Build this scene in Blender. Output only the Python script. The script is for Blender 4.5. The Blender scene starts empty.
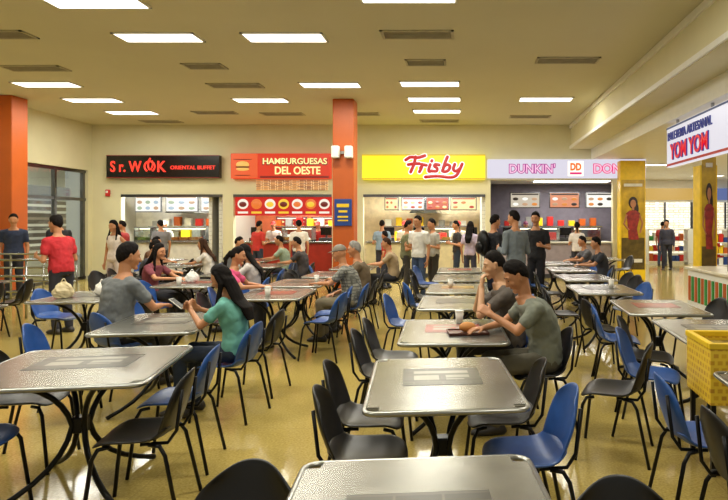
import bpy, math, random, bmesh
from mathutils import Vector, Matrix
random.seed(7)
SC=bpy.context.scene
COL=SC.collection
V=Vector
# ---------------------------------------------------------------- materials
def lin(c):
    if isinstance(c,str):
        c=tuple(int(c[i:i+2],16)/255 for i in (0,2,4))
    return tuple((x/12.92 if x<=0.04045 else ((x+0.055)/1.055)**2.4) for x in c)+(1,)
MC={}
def mat(name,col,rough=.5,metal=0,emit=0,noise=.12,scale=6,bump=0,ecol=None,stretch=None,spec=None):
    if name in MC: return MC[name]
    m=bpy.data.materials.new(name); m.use_nodes=True; nt=m.node_tree; n=nt.nodes; l=nt.links
    b=n['Principled BSDF']; c=lin(col)
    tc=n.new('ShaderNodeTexCoord'); mp=n.new('ShaderNodeMapping'); l.new(tc.outputs['Object'],mp.inputs[0])
    if stretch: mp.inputs['Scale'].default_value=stretch
    nz=n.new('ShaderNodeTexNoise'); nz.inputs['Scale'].default_value=scale; nz.inputs['Detail'].default_value=4
    l.new(mp.outputs[0],nz.inputs['Vector'])
    cr=n.new('ShaderNodeValToRGB'); l.new(nz.outputs['Fac'],cr.inputs[0])
    cr.color_ramp.elements[0].position=.3; cr.color_ramp.elements[1].position=.7
    cr.color_ramp.elements[0].color=tuple(x*(1-noise) for x in c[:3])+(1,)
    cr.color_ramp.elements[1].color=tuple(min(1,x*(1+noise)) for x in c[:3])+(1,)
    l.new(cr.outputs[0],b.inputs['Base Color'])
    b.inputs['Roughness'].default_value=rough; b.inputs['Metallic'].default_value=metal
    if spec is not None: b.inputs['Specular IOR Level'].default_value=spec
    if emit:
        if ecol: b.inputs['Emission Color'].default_value=lin(ecol)
        else: l.new(cr.outputs[0],b.inputs['Emission Color'])
        b.inputs['Emission Strength'].default_value=emit
    if bump:
        bp=n.new('ShaderNodeBump'); bp.inputs['Strength'].default_value=bump; bp.inputs['Distance'].default_value=.01
        l.new(nz.outputs['Fac'],bp.inputs['Height']); l.new(bp.outputs[0],b.inputs['Normal'])
    MC[name]=m; return m
def blockmat(name,c1,c2,mortar,scale=5,emit=0,rough=.4,bw=.5,rh=.25,off=.3,obj=False,ms=.03):
    if name in MC: return MC[name]
    m=bpy.data.materials.new(name); m.use_nodes=True; nt=m.node_tree; n=nt.nodes; l=nt.links
    b=n['Principled BSDF']; tc=n.new('ShaderNodeTexCoord'); br=n.new('ShaderNodeTexBrick')
    sx=n.new('ShaderNodeSeparateXYZ'); cb=n.new('ShaderNodeCombineXYZ')
    l.new(tc.outputs['Object' if obj else 'Generated'],sx.inputs[0])
    if obj:
        ad=n.new('ShaderNodeMath'); ad.operation='ADD'; l.new(sx.outputs['X'],ad.inputs[0]); l.new(sx.outputs['Y'],ad.inputs[1]); l.new(ad.outputs[0],cb.inputs['X'])
    else: l.new(sx.outputs['X'],cb.inputs['X'])
    l.new(sx.outputs['Z'],cb.inputs['Y'])
    l.new(cb.outputs[0],br.inputs['Vector'])
    br.inputs['Color1'].default_value=lin(c1); br.inputs['Color2'].default_value=lin(c2); br.inputs['Mortar'].default_value=lin(mortar)
    br.inputs['Scale'].default_value=scale; br.inputs['Mortar Size'].default_value=ms; br.inputs['Brick Width'].default_value=bw; br.inputs['Row Height'].default_value=rh
    br.offset=off
    l.new(br.outputs[0],b.inputs['Base Color']); b.inputs['Roughness'].default_value=rough
    if emit: l.new(br.outputs[0],b.inputs['Emission Color']); b.inputs['Emission Strength'].default_value=emit
    MC[name]=m; return m
def glassmat():
    m=bpy.data.materials.new('clear_glass'); m.use_nodes=True; nt=m.node_tree; n=nt.nodes; l=nt.links
    n.remove(n['Principled BSDF']); t=n.new('ShaderNodeBsdfTransparent'); g=n.new('ShaderNodeBsdfGlossy'); g.inputs['Roughness'].default_value=.03
    t.inputs[0].default_value=(.9,.95,.93,1); mx=n.new('ShaderNodeMixShader'); mx.inputs[0].default_value=.1
    l.new(t.outputs[0],mx.inputs[1]); l.new(g.outputs[0],mx.inputs[2]); l.new(mx.outputs[0],n['Material Output'].inputs[0])
    return m
def lit(nm,c,s,rough=.35): return mat(nm,'141414',rough,emit=s*.95,ecol=c,noise=.02)
# ---------------------------------------------------------------- object helpers
def link(o,parent=None):
    COL.objects.link(o)
    if parent: o.parent=parent
    return o
def thing(name,label,category,loc=(0,0,0),rot=0,group=None):
    o=bpy.data.objects.new(name,None); o.empty_display_size=.1; o.location=loc; o.rotation_euler=(0,0,math.radians(rot))
    o['label']=label; o['category']=category
    if group: o['group']=group
    return link(o)
def mobj(name,vs,fs,m,parent=None,smooth=False,loc=(0,0,0),mi=None):
    me=bpy.data.meshes.new(name); me.from_pydata([tuple(v) for v in vs],[],fs)
    for x in (m if isinstance(m,(list,tuple)) else [m]): me.materials.append(x)
    if mi: me.polygons.foreach_set('material_index',mi)
    if smooth: me.polygons.foreach_set('use_smooth',[True]*len(fs))
    me.update()
    o=bpy.data.objects.new(name,me); o.location=loc; return link(o,parent)
def inst(name,me,parent):
    return link(bpy.data.objects.new(name,me),parent)
def boxgeo(c,s):
    x,y,z=c; a,b,d=s[0]/2,s[1]/2,s[2]/2
    vs=[(x-a,y-b,z-d),(x+a,y-b,z-d),(x+a,y+b,z-d),(x-a,y+b,z-d),(x-a,y-b,z+d),(x+a,y-b,z+d),(x+a,y+b,z+d),(x-a,y+b,z+d)]
    return vs,[(0,3,2,1),(4,5,6,7),(0,1,5,4),(1,2,6,5),(2,3,7,6),(3,0,4,7)]
def join(gs):
    vs=[];fs=[]
    for v,f in gs:
        k=len(vs); vs+=list(v); fs+=[tuple(i+k for i in q) for q in f]
    return vs,fs
def bevel(o,w,seg=2):
    b=o.modifiers.new('bevel','BEVEL'); b.width=w; b.segments=seg; b.limit_method='ANGLE'; return o
def B(name,c,s,m,parent=None,bev=0):
    vs,fs=boxgeo((0,0,0),s); o=mobj(name,vs,fs,m,parent,loc=c)
    if bev: bevel(o,bev)
    return o
def BB(name,lst,m,parent=None,bev=0,mi=None):
    gs=[boxgeo(((a+b)/2,(c+d)/2,(e+f)/2),(b-a,d-c,f-e)) for a,b,c,d,e,f in lst]
    vs,fs=join(gs); idx=None
    if mi: idx=[k for k in mi for _ in range(6)]
    o=mobj(name,vs,fs,m,parent,mi=idx)
    if bev: bevel(o,bev)
    return o
def struct(o): o['kind']='structure'; return o
def capgeo(p,q,r1,r2,n=12,sx=None):
    p=V(p);q=V(q); d=q-p; L=d.length
    d=d/L if L>1e-6 else V((0,0,1))
    u=d.orthogonal().normalized(); w=d.cross(u); vs=[];fs=[]
    rings=[]
    for a in (-90,-50,-20): rings.append((p+d*r1*math.sin(math.radians(a)),r1*math.cos(math.radians(a))))
    for a in (20,50,90): rings.append((q+d*r2*math.sin(math.radians(a)),r2*math.cos(math.radians(a))))
    for c,r in rings:
        r=max(r,1e-4)
        for i in range(n):
            t=2*math.pi*i/n; vs.append(c+u*math.cos(t)*r+w*math.sin(t)*r)
    for k in range(len(rings)-1):
        for i in range(n):
            j=(i+1)%n; fs.append((k*n+i,k*n+j,(k+1)*n+j,(k+1)*n+i))
    fs.append(tuple(reversed(range(n)))); fs.append(tuple(range((len(rings)-1)*n,len(rings)*n)))
    return vs,fs
def loftgeo(rings,n=18):
    vs=[];fs=[]
    for c,A,Bx,ra,rb in rings:
        for i in range(n):
            t=2*math.pi*i/n; vs.append(V(c)+V(A)*math.cos(t)*ra+V(Bx)*math.sin(t)*rb)
    for k in range(len(rings)-1):
        for i in range(n):
            j=(i+1)%n; fs.append((k*n+i,k*n+j,(k+1)*n+j,(k+1)*n+i))
    fs.append(tuple(reversed(range(n)))); fs.append(tuple(range((len(rings)-1)*n,len(rings)*n)))
    return vs,fs
def tubegeo(pts,r,n=8):
    pts=[V(p) for p in pts]; rings=[]; u=None
    for i,p in enumerate(pts):
        d=(pts[min(i+1,len(pts)-1)]-pts[max(i-1,0)]).normalized()
        if u is None: u=d.orthogonal().normalized()
        else: u=(u-d*u.dot(d)).normalized()
        rings.append((p,u,d.cross(u),r,r))
    return loftgeo(rings,n)
def bez(p0,p1,p2,n=8):
    p0,p1,p2=V(p0),V(p1),V(p2)
    return [p0*(1-t)**2+p1*2*t*(1-t)+p2*t*t for t in [i/n for i in range(n+1)]]
def catmull(pts,n=6):
    P_=[V(p) for p in pts]; P_=[P_[0]*2-P_[1]]+P_+[P_[-1]*2-P_[-2]]; out=[]
    for i in range(1,len(P_)-2):
        for k in range(n):
            t=k/n; a,b,c,d=P_[i-1],P_[i],P_[i+1],P_[i+2]
            out.append(.5*((2*b)+(c-a)*t+(2*a-5*b+4*c-d)*t*t+(3*b-a-3*c+d)*t**3))
    return out+[P_[-2]]
def sphgeo(c,r,M=None,nu=16,nv=12,fn=None):
    vs=[];fs=[]
    for k in range(nv+1):
        ph=math.pi*k/nv
        for i in range(nu):
            t=2*math.pi*i/nu
            v=V((math.sin(ph)*math.cos(t),math.sin(ph)*math.sin(t),math.cos(ph)))
            if k in(0,nv): v=V((math.cos(t)*1e-3,math.sin(t)*1e-3,v.z))
            v=V((v.x*r[0],v.y*r[1],v.z*r[2]))
            if fn: v=fn(v)
            if M: v=M@v
            vs.append(v+V(c))
    for k in range(nv):
        for i in range(nu):
            j=(i+1)%nu; fs.append((k*nu+i,(k+1)*nu+i,(k+1)*nu+j,k*nu+j))
    fs.append(tuple(range(nu))); fs.append(tuple(reversed(range(nv*nu,(nv+1)*nu))))
    return vs,fs
def text(body,w,h,m,parent,c,rotz=0,bold=.02,shear=0,ext=.01,name='lettering'):
    cu=bpy.data.curves.new(name,'FONT'); cu.body=body; cu.size=1; cu.offset=bold; cu.shear=shear; cu.extrude=ext; cu.align_x='CENTER'; cu.align_y='CENTER'; cu.resolution_u=4
    to=bpy.data.objects.new('tmp',cu); COL.objects.link(to); bpy.context.view_layer.update()
    dg=bpy.context.evaluated_depsgraph_get(); me=bpy.data.meshes.new_from_object(to.evaluated_get(dg)); bpy.data.objects.remove(to)
    xs=[v.co.x for v in me.vertices]; ys=[v.co.y for v in me.vertices]
    cx=(min(xs)+max(xs))/2; cy=(min(ys)+max(ys))/2; a=w/(max(xs)-min(xs)); b=h/(max(ys)-min(ys))
    for v in me.vertices: v.co=V(((v.co.x-cx)*a,(v.co.y-cy)*b,v.co.z))
    me.materials.clear(); me.materials.append(m); me.name=name
    o=bpy.data.objects.new(name,me); o.location=c; o.rotation_euler=(math.radians(90),0,math.radians(rotz)); return link(o,parent)
# ---------------------------------------------------------------- palette
CREAM=mat('cream_paint','D9D3AE',.7,noise=.03,scale=2)
CEIL=mat('ceiling_plaster','D2CDB0',.85,noise=.03,scale=.5)
WHITE=mat('white_paint','E8E8E0',.5,noise=.03)
ORANGE=mat('orange_paint','BC5816',.45,noise=.06,scale=3)
FLOORM=mat('polished_terrazzo','BFA35A',.13,noise=.14,scale=3)
STEEL=mat('stainless_steel','A4A8A8',.27,1,noise=.12,scale=4)
TOPM=mat('brushed_tabletop','8E8D86',.27,.75,noise=.16,scale=7,bump=.05)
RIM=mat('steel_rim','A8A9A4',.28,.9,noise=.05)
DARKM=mat('black_metal','161618',.35,.6,noise=.1)
BLACKP=mat('black_plastic','101014',.38,noise=.15,scale=20)
BLUEP=mat('blue_plastic','244F94',.36,noise=.12,scale=15)
CHROME=mat('dull_chrome','6E6E70',.3,1)
DIFF=mat('light_diffuser','FFFFFF',.5,emit=3.6,ecol='FFFDF2',noise=.01)
RED=mat('red_paint','C4221C',.45); YEL=mat('yellow_paint','EBC51C',.45); BLACK=mat('black_gloss','0C0A0B',.25)
GREEN=mat('green_paint','2E8B3A',.45); BLUE=mat('blue_paint','1C3E86',.45); GREY=mat('grey_paint','8E8D88',.5); DGREY=mat('dark_grey','3A3A3C',.5)
GLASS=glassmat()
LC=(1,.965,.84)
# ---------------------------------------------------------------- camera
cam=bpy.data.objects.new('camera',bpy.data.cameras.new('camera')); COL.objects.link(cam)
cam.location=(0,0,1.65); cam.rotation_euler=(math.radians(90),0,0); cam.data.sensor_width=36; cam.data.lens=600/728*36
cam.data.shift_x=-101/728; cam.data.shift_y=-28/728; cam.data.clip_end=100; SC.camera=cam
# ---------------------------------------------------------------- shell
D=17.6; H=4.5; XL=-10.94
struct(B('floor',(-2,12,-.05),(36,36,.1),FLOORM))
nt=FLOORM.node_tree; n=nt.nodes; l=nt.links; b=n['Principled BSDF']
br=n.new('ShaderNodeTexBrick'); br.offset=0; br.inputs['Scale'].default_value=1; br.inputs['Brick Width'].default_value=1.2; br.inputs['Row Height'].default_value=1.2; br.inputs['Mortar Size'].default_value=.003
tc=n.new('ShaderNodeTexCoord'); l.new(tc.outputs['Object'],br.inputs['Vector'])
nz=n.new('ShaderNodeTexNoise'); nz.inputs['Scale'].default_value=60; l.new(tc.outputs['Object'],nz.inputs['Vector'])
cr=n.new('ShaderNodeValToRGB'); cr.color_ramp.elements[0].position=.32; cr.color_ramp.elements[1].position=.68; cr.color_ramp.elements[0].color=lin('A48E4A'); cr.color_ramp.elements[1].color=lin('C0AA62'); l.new(nz.outputs['Fac'],cr.inputs[0])
l.new(cr.outputs[0],br.inputs['Color1']); l.new(cr.outputs[0],br.inputs['Color2']); br.inputs['Mortar'].default_value=lin('A08C50'); l.new(br.outputs[0],b.inputs['Base Color'])
CR=3.47
struct(BB('ceiling',[(-18,3.1,-4,D+.2,H,H+.1)],CEIL))
struct(BB('ceiling',[(3.1,3.85,-4,D+.2,3.79,3.89)],CREAM)); struct(BB('ceiling',[(3.85,15,-4,30,CR,CR+.1)],WHITE))
struct(BB('wall_right',[(3.1,3.25,-4,D,3.89,H)],CREAM))
struct(BB('trim_1',[(3.06,3.1,-4,D,3.80,3.88),(3.06,3.1,-4,D,4.38,4.49)],WHITE))
struct(BB('wall_right',[(3.7,3.85,-4,D,CR,3.79)],WHITE))
struct(BB('wall_back',[(XL,4.6,D,D+.2,2.88,H),(XL,-10.09,D,D+.2,0,2.88),(-7.1,-6.8,D,D+.2,0,2.88),(-3.9,-2.99,D,D+.2,0,2.88),(.6,.75,D,D+.2,0,2.88),(4.34,4.6,D,D+.2,0,2.88),
  (-10.09,-7.1,D,D+.2,2.44,2.88),(-6.8,-3.9,D,D+.2,2.44,2.88),(-2.99,.6,D,D+.2,2.44,2.88)],CREAM))
struct(BB('wall_left',[(XL-.2,XL,-4,D+.2,3.15,H),(XL-.2,XL,-4,12.8,0,3.15),(XL-.2,XL,D-.2,D+.2,0,3.15)],CREAM))
struct(BB('baseboard_back',[(XL,-10.1,D-.02,D,0,.12),(-7.1,-6.8,D-.02,D,0,.12),(-3.9,-2.99,D-.02,D,0,.12)],DGREY))
struct(BB('window_1',[(XL-.12,XL-.08,12.8,17.4,.1,3.1)],GLASS))
fr=[]
for y in (12.8,13.9,15.0,16.1,17.3): fr.append((XL-.14,XL-.04,y-.04,y+.04,0,3.14))
for z in (.05,2.3,3.1): fr.append((XL-.13,XL-.05,12.8,17.4,z-.04,z+.04))
struct(BB('trim_2',fr,CHROME))
struct(BB('wall_left',[(-16.2,-16,5,24,0,H)],WHITE))
struct(BB('ceiling',[(-18,XL-.2,D+.2,26,H,H+.1)],WHITE))
for i,(y,c) in enumerate([(12.5,'B03228'),(16,'2B4F8C'),(19.5,'C7A23A'),(22.5,'8A8A8A')]):
    t=thing('storefront','lit shop front with a coloured fascia across the mall corridor','storefront',(-15.9,y,0))
    BB('fascia',[(0,.15,-1.4,1.4,2.5,3.0)],lit('fascia%d'%i,c,.8),t)
    BB('show_window',[(0,.08,-1.3,1.3,.5,2.45)],blockmat('showwin','D8D4C4','8C7C68','554A3C',4,emit=.5),t)
def shop(x0,x1,wallm,tilem,y1=20.6,top=2.75,e=150):
    struct(BB('wall_back',[(x0-1.2,x1+.3,y1,y1+.1,0,3)],wallm))
    struct(BB('wall_left',[(x0-1.3,x0-1.2,D+.2,y1,0,3)],tilem)); struct(BB('wall_right',[(x1+.3,x1+.4,D+.2,y1,0,3)],tilem))
    struct(BB('ceiling',[(x0-1.3,x1+.4,D+.2,y1,2.95,3)],WHITE))
    ld=bpy.data.lights.new('shop_lamp','AREA'); ld.shape='RECTANGLE'; ld.size=(x1-x0)*.8; ld.size_y=.6; ld.energy=e; ld.color=(1,.97,.9)
    t=thing('ceiling_light','flat white lamp panel in the shop ceiling','ceiling light',((x0+x1)/2,18.9,2.93))
    o=bpy.data.objects.new('lamp',ld); o.location=(0,0,-.06); link(o,t)
    B('diffuser',(0,0,0),((x1-x0)*.8,.6,.04),DIFF,t)
TILE=blockmat('pale_tiles','E2E2DA','D6D6CC','B4B2A8',12,bw=.5,rh=.5,off=0)
shop(-10.09,-7.6,mat('kitchen_wall','DCD9D0',.6),TILE,e=230); shop(-6.3,-3.9,mat('warm_wall','C0603A',.6),TILE,e=150); shop(-2.6,.2,mat('kitchen_cream','DCCAA4',.6),TILE,e=220); shop(1.9,4.8,mat('charcoal_wall','706A76',.6),mat('charcoal_side','5C5962',.6),top=2.8,e=110)
struct(BB('trim_3',[(-10.08,-7.11,D-.03,D,2.38,2.46),(-6.79,-3.91,D-.03,D,2.38,2.46),(-2.98,.59,D-.03,D,2.38,2.46)],CHROME))
# signs ---------------------------------------------------------
s=thing('shop_sign','black fascia sign with glowing red lettering','shop sign',(-8.77,17.5,3.26))
B('panel',(0,0,0),(3.28,.18,.66),BLACK,s,.01); NR=lit('neon_red','FF3A28',1.5)
BB('panel_edge',[(-1.64,1.64,-.095,-.09,.31,.33),(-1.64,1.64,-.095,-.09,-.33,-.31)],lit('edge_red','8A1410',.8),s)
text('S r. W',.9,.32,NR,s,(-1.06,-.11,0),bold=.015); text('K',.25,.32,NR,s,(-.02,-.11,0),bold=.015)
g,f=tubegeo([V((.15*math.cos(a*math.pi/9),0,.15*math.sin(a*math.pi/9))) for a in range(-3,13)],.025); mobj('wok_letter',g,f,NR,s,True,loc=(-.37,-.11,0))
g,f=join([tubegeo(bez((.0,0,-.1),(-.1,0,.05),(.02,0,.24)),.025),tubegeo(bez((.02,0,-.1),(.12,0,.02),(.07,0,.17)),.02)]); mobj('wok_flame',g,f,NR,s,True,loc=(-.37,-.11,0))
text('ORIENTAL BUFFET',1.3,.11,NR,s,(.88,-.11,-.03),bold=.005)
s=thing('shop_sign','glowing red and orange lit burger shop fascia sign','shop sign',(-5.35,17.5,3.275))
B('panel',(0,0,0),(2.9,.18,.73),lit('sign_salmon','DE3618',1.0),s,.01); B('panel_band',(-1.05,-.092,0),(.76,.01,.7),lit('sign_orange','EA5A28',1.0),s); B('panel_strip',(.4,-.092,-.32),(2.0,.01,.06),lit('sign_dark_red','8A1A10',.9),s)
WL=lit('white_glow','FFF8E4',1.3); YL=lit('yellow_glow','FFF0A0',1.15)
text('HAMBURGUESAS',1.9,.2,lit('sign_shadow','8A1408',.9),s,(.42,-.1,.12),bold=.05); text('HAMBURGUESAS',1.86,.18,YL,s,(.42,-.11,.14),bold=.02); text('DEL OESTE',1.32,.23,YL,s,(.5,-.11,-.13),bold=.02)
g,f=join([sphgeo((0,0,.04),(.19,.04,.1)),sphgeo((0,0,-.09),(.19,.04,.05))]); mobj('burger_bun',g,f,lit('bun_brown','F8C060',.95),s,True,loc=(-1.1,-.1,.0))
g,f=join([sphgeo((0,0,0),(.21,.045,.03)),sphgeo((0,0,.22),(.28,.01,.012)),sphgeo((0,0,-.24),(.24,.01,.012))]); mobj('burger_patty',g,f,lit('patty','6A1A0C',.7),s,True,loc=(-1.1,-.1,-.03))
s=thing('banner','narrow beige banner with small pictures of dishes','banner',(-5.06,17.572,2.73))
B('panel',(0,0,0),(2.1,.05,.3),blockmat('dish_strip','C98E4A','7A3A1E','E9DCB4',6,emit=.4,bw=.6,rh=.5),s)
s=thing('awning','red lit menu canopy with round yellow and white badges','awning',(-5.35,17.75,2.12))
B('panel',(0,0,0),(2.85,.1,.56),lit('canopy_red','D0201A',.95),s,.01)
WB,YB,OB,PB=lit('badge_w','F7EBD8',1.0),lit('badge_y','F6C93A',1.0),lit('badge_o','E87830',1.0),lit('badge_p','7A1810',.8)
for i in range(7):
    g,f=sphgeo((0,0,0),(.16,.02,.15)); mobj('badge',g,f,(WB,OB,WB,YB)[i%4],s,True,loc=(-1.2+.4*i,-.05,.06))
    g,f=sphgeo((0,0,0),(.11,.02,.08)); mobj('badge_dish',g,f,(PB,OB,YB)[i%3],s,True,loc=(-1.2+.4*i,-.065,.05))
    B('price_strip',(-1.2+.4*i,-.055,-.19),(.3,.01,.06),(WB,YB)[i%2],s)
s=thing('shop_sign','bright yellow backlit sign with red script lettering','shop sign',(-1.2,17.5,3.25))
B('panel',(0,0,0),(3.58,.18,.73),lit('sign_yellow','FFEC20',1.15),s,.01); BB('panel_edge',[(-1.79,1.79,-.1,-.09,.33,.36),(-1.79,1.79,-.1,-.09,-.36,-.33)],lit('edge_gold','D8A818',1),s)
NR2=lit('script_red','D41414',.95)
strokes=[[(.3,1.0),(.24,.55),(.1,.02)],[(-.1,.8),(.1,.98),(.4,.95),(.68,1.08)],[(.0,.5),(.25,.56),(.46,.56)],
 [(.56,.52),(.54,.3),(.46,.04)],[(.5,.28),(.6,.48),(.74,.46)],[(.9,.5),(.84,.2),(.86,.06),(.96,.1)],[(.96,.72),(.97,.76)],
 [(1.26,.48),(1.12,.52),(1.07,.4),(1.18,.26),(1.15,.08),(.98,.08)],[(1.6,1.0),(1.5,.6),(1.4,.08)],[(1.43,.3),(1.56,.5),(1.7,.4),(1.64,.14),(1.48,.04),(1.4,.14)],
 [(1.9,.52),(1.84,.22),(1.94,.08),(2.1,.24)],[(2.2,.54),(2.08,.1),(1.94,-.22),(1.7,-.32),(1.2,-.24),(.7,-.3)]]
def script(r,dy,m,nm):
    gs=[]
    for st in strokes:
        pts=[V((.3+(x-1.05)*.71,dy,(z-.36)*.45)) for x,z in st]
        pp=catmull([tuple(p) for p in pts],5) if len(pts)>2 else pts
        gg,ff=tubegeo(pp,r,8); gg=[V((p.x,dy+(p.y-dy)*.2,p.z)) for p in gg]; gs.append((gg,ff))
        for e in (pp[0],pp[-1]): gs.append(sphgeo(e,(r,r*.2,r),None,10,6))
    g,f=join(gs); mobj(nm,g,f,m,s,True)
script(.075,-.095,lit('script_white','FFFFFF',1.2),'lettering_outline'); script(.045,-.118,NR2,'lettering')
s=thing('shop_sign','pale lit fascia sign with magenta and orange doughnut shop lettering','shop sign',(2.95,17.5,3.2))
B('panel',(0,0,0),(4.6,.18,.54),lit('sign_lilac','D6D2E0',1.05),s,.01)
MG=lit('magenta_glow','E8287A',1.0); OG=lit('orange_glow','F2701C',1.0); PU=lit('purple_glow','B03A94',1.0)
text("DUNKIN'",1.36,.3,PU,s,(-1.0,-.095,0),bold=.07); text("DUNKIN'",1.31,.25,lit('letter_pink','F8C8E0',1.1),s,(-1.0,-.115,0),bold=-.005)
B('logo_badge',(.26,-.1,0),(.46,.03,.44),WL,s,.03); text('DD',.32,.22,OG,s,(.26,-.12,.05),bold=.05); B('logo_bar',(.26,-.12,-.14),(.34,.01,.06),MG,s)
text('DONUTS',1.46,.3,MG,s,(1.5,-.095,0),bold=.07); text('DONUTS',1.41,.25,lit('letter_pink','F8C8E0',1.1),s,(1.5,-.115,0),bold=-.005)
# orange pillars --------------------------------------------------
def pillar(x0,x1,y,top=H):
    t=thing('pillar','square orange painted concrete pillar reaching the ceiling','pillar',((x0+x1)/2,y,0))
    w=x1-x0; B('shaft',(0,0,top/2),(w,w,top),ORANGE,t,.02); B('plinth',(0,0,.06),(w+.03,w+.03,.12),DGREY,t,.01); return t
pillar(-10.66,-10.16,13.7); pillar(-3.06,-2.57,14.1)
t=thing('wall_plaque','dark blue information plaque with yellow lettering on the pillar','sign',(-2.81,13.83,1.87)); B('panel',(0,0,0),(.4,.04,.62),BLUE,t,.01)
BB('print_lines',[(-.14,.14,-.03,-.02,.12,.2),(-.1,.1,-.03,-.02,.0,.05),(-.12,.12,-.03,-.02,-.12,-.08),(-.12,.12,-.03,-.02,-.2,-.17)],YEL,t)
t=thing('wall_speaker','pair of small white speakers bracketed on the pillar','speaker',(-2.81,13.78,3.25))
for dx in(-.15,.15): B('cabinet',(dx,-.05,0),(.18,.18,.28),WHITE,t,.03)
B('bracket',(0,.04,0),(.2,.06,.06),GREY,t)
t=thing('wall_alarm','small red alarm lamp on the wall','alarm',(-10.45,17.55,2.5)); B('body',(0,0,0),(.12,.08,.2),RED,t,.02); B('strobe',(0,-.05,.03),(.06,.03,.06),WHITE,t,.01)
# ceiling lights and vents ---------------------------------------
def troffer(x,y,z=H,e=50):
    t=thing('ceiling_light','recessed rectangular fluorescent ceiling panel, switched on','ceiling light',(x,y,z),group='recessed ceiling lights')
    BB('frame',[(-.62,.62,-.23,-.2,-.02,0),(-.62,.62,.2,.23,-.02,0),(-.62,-.59,-.23,.23,-.02,0),(.59,.62,-.23,.23,-.02,0)],WHITE,t)
    B('diffuser',(0,0,-.010),(1.18,.4,.014),DIFF,t)
    ld=bpy.data.lights.new('tube','AREA'); ld.shape='RECTANGLE'; ld.size=1.18; ld.size_y=.4; ld.energy=e; ld.color=LC
    o=bpy.data.objects.new('lamp',ld); o.location=(0,0,-.04); link(o,t)
for x,y in [(-4.78,7.75),(-.72,7.55),(-4.71,9.24),(-2.77,9.24),(-8.64,12.4),(-2.79,12.45),(-.72,12.35),(-8.68,14),(-4.76,14),(-.71,13.9),(1.87,13.9),(-8.65,15.6),(-.72,15.4),
            (-4.7,4.4),(-.72,4.4),(-2.7,1.6),(1.9,5.4),(1.6,.6),(-7.5,5),(-2.77,5.9)]: troffer(x,y)  # this row: unseen overhead troffers added to light the near area
def vent(x,y,dark):
    t=thing('air_vent','rectangular ceiling air grille'+(' with dark slots' if dark else ', pale grey'),'air vent',(x,y,H),group='ceiling air vents')
    w=.36 if dark==1 else .55
    BB('frame',[(-w,w,-.2,-.16,-.02,0),(-w,w,.16,.2,-.02,0),(-w,-w+.04,-.2,.2,-.02,0),(w-.04,w,-.2,.2,-.02,0)],mat('vent_frame','B4AE94',.6),t)
    B('plate',(0,0,-.004),(2*w-.06,.34,.006),mat('vent_dark','2E2A22',.7) if dark==1 else mat('vent_pale','8A8672',.7),t)
    BB('slats',[(-w+.05,w-.05,a-.012,a+.012,-.018,-.008) for a in (-.12,-.06,0,.06,.12)],mat('vent_slat','9E9882',.6),t)
for x,y,d in [(-6.95,9.1,1),(-.72,9.1,0),(1.8,10.55,0),(-.7,10.7,1),(-4.75,10.95,1),(-7.95,11.1,0),(-4.78,12.5,0),(1.75,16.2,0),(-6.5,15.6,0),(-4.8,15.8,0),(-2.8,15.8,0),(-.72,16.9,0),(-8.6,17,0)]: vent(x,y,d)
# ---------------------------------------------------------------- counters & kitchens
def counter(x0,x1,y,frontm,label,topm=None,h=1.05):
    t=thing('service_counter',label,'counter',((x0+x1)/2,y,0)); w=x1-x0
    B('body',(0,0,h/2-.02),(w,.55,h-.04),frontm,t); B('worktop',(0,-.03,h),(w+.0,.66,.05),topm or STEEL,t,.01); B('kickboard',(0,-.285,.06),(w,.02,.12),DGREY,t)
    return t
counter(-10.0,-7.62,18.15,mat('white_front','D9D6CC',.4),'white fronted buffet counter with a steel worktop')
counter(-6.7,-3.95,18.15,mat('red_front','A02A1C',.4),'red fronted burger counter with a steel worktop')
counter(-2.95,.45,18.15,mat('cream_front','D8CBA0',.4),'cream fronted fried chicken counter with a steel worktop')
counter(.8,4.3,17.95,mat('mauve_front','9A8F94',.4),'grey mauve doughnut counter with a pale worktop',WHITE)
def display(x,w,y=18.1,z=1.075,h=.42,fill='B06A2C'):
    t=thing('display_case','glass food display case with trays on the counter','display case',(x,y,z))
    BB('frame',[(-w/2,w/2,-.25,.25,0,.04),(-w/2,w/2,-.1,.25,h-.03,h),(-w/2,-w/2+.02,-.25,.25,0,h),(w/2-.02,w/2,-.25,.25,0,h)],STEEL,t)
    B('glass',(0,-.24,h/2),(w-.04,.01,h-.06),GLASS,t)
    B('lamp_strip',(0,.0,h-.05),(w-.1,.04,.03),lit('strip_lamp','FFF2D0',4),t)
    BB('tray',[(-w/2+.05+i*.3,-w/2+.3+i*.3,-.15,.15,.04,.12) for i in range(int((w-.1)/.3))],mat('food_'+fill,fill,.6,noise=.5,scale=25),t)
display(-8.45,1.5); display(-9.6,.5,fill='7C8A34'); display(-5.0,.9,fill='C98A3A'); display(-.6,.9,fill='D8962E'); display(2.2,1.2,17.95,fill='C07A6A'); display(3.6,.8,17.95,fill='D9B27A')
def register(x,y=18.1):
    t=thing('cash_register','dark point of sale terminal on the counter','cash register',(x,y,1.075),rot=random.uniform(-15,15))
    B('base',(0,.05,.05),(.34,.34,.1),DGREY,t,.01); B('stand',(0,.06,.15),(.05,.05,.14),DGREY,t); o=B('screen',(0,.02,.3),(.34,.04,.24),BLACK,t,.01)
for x in(-6.3,-4.2,-2.3,-1.4,.2): register(x)
for x in(1.3,3.0): register(x,17.9)
MW,MD=lit('menu_white','F4F2E8',1.1),lit('menu_dark','3A2A22',.6)
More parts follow.
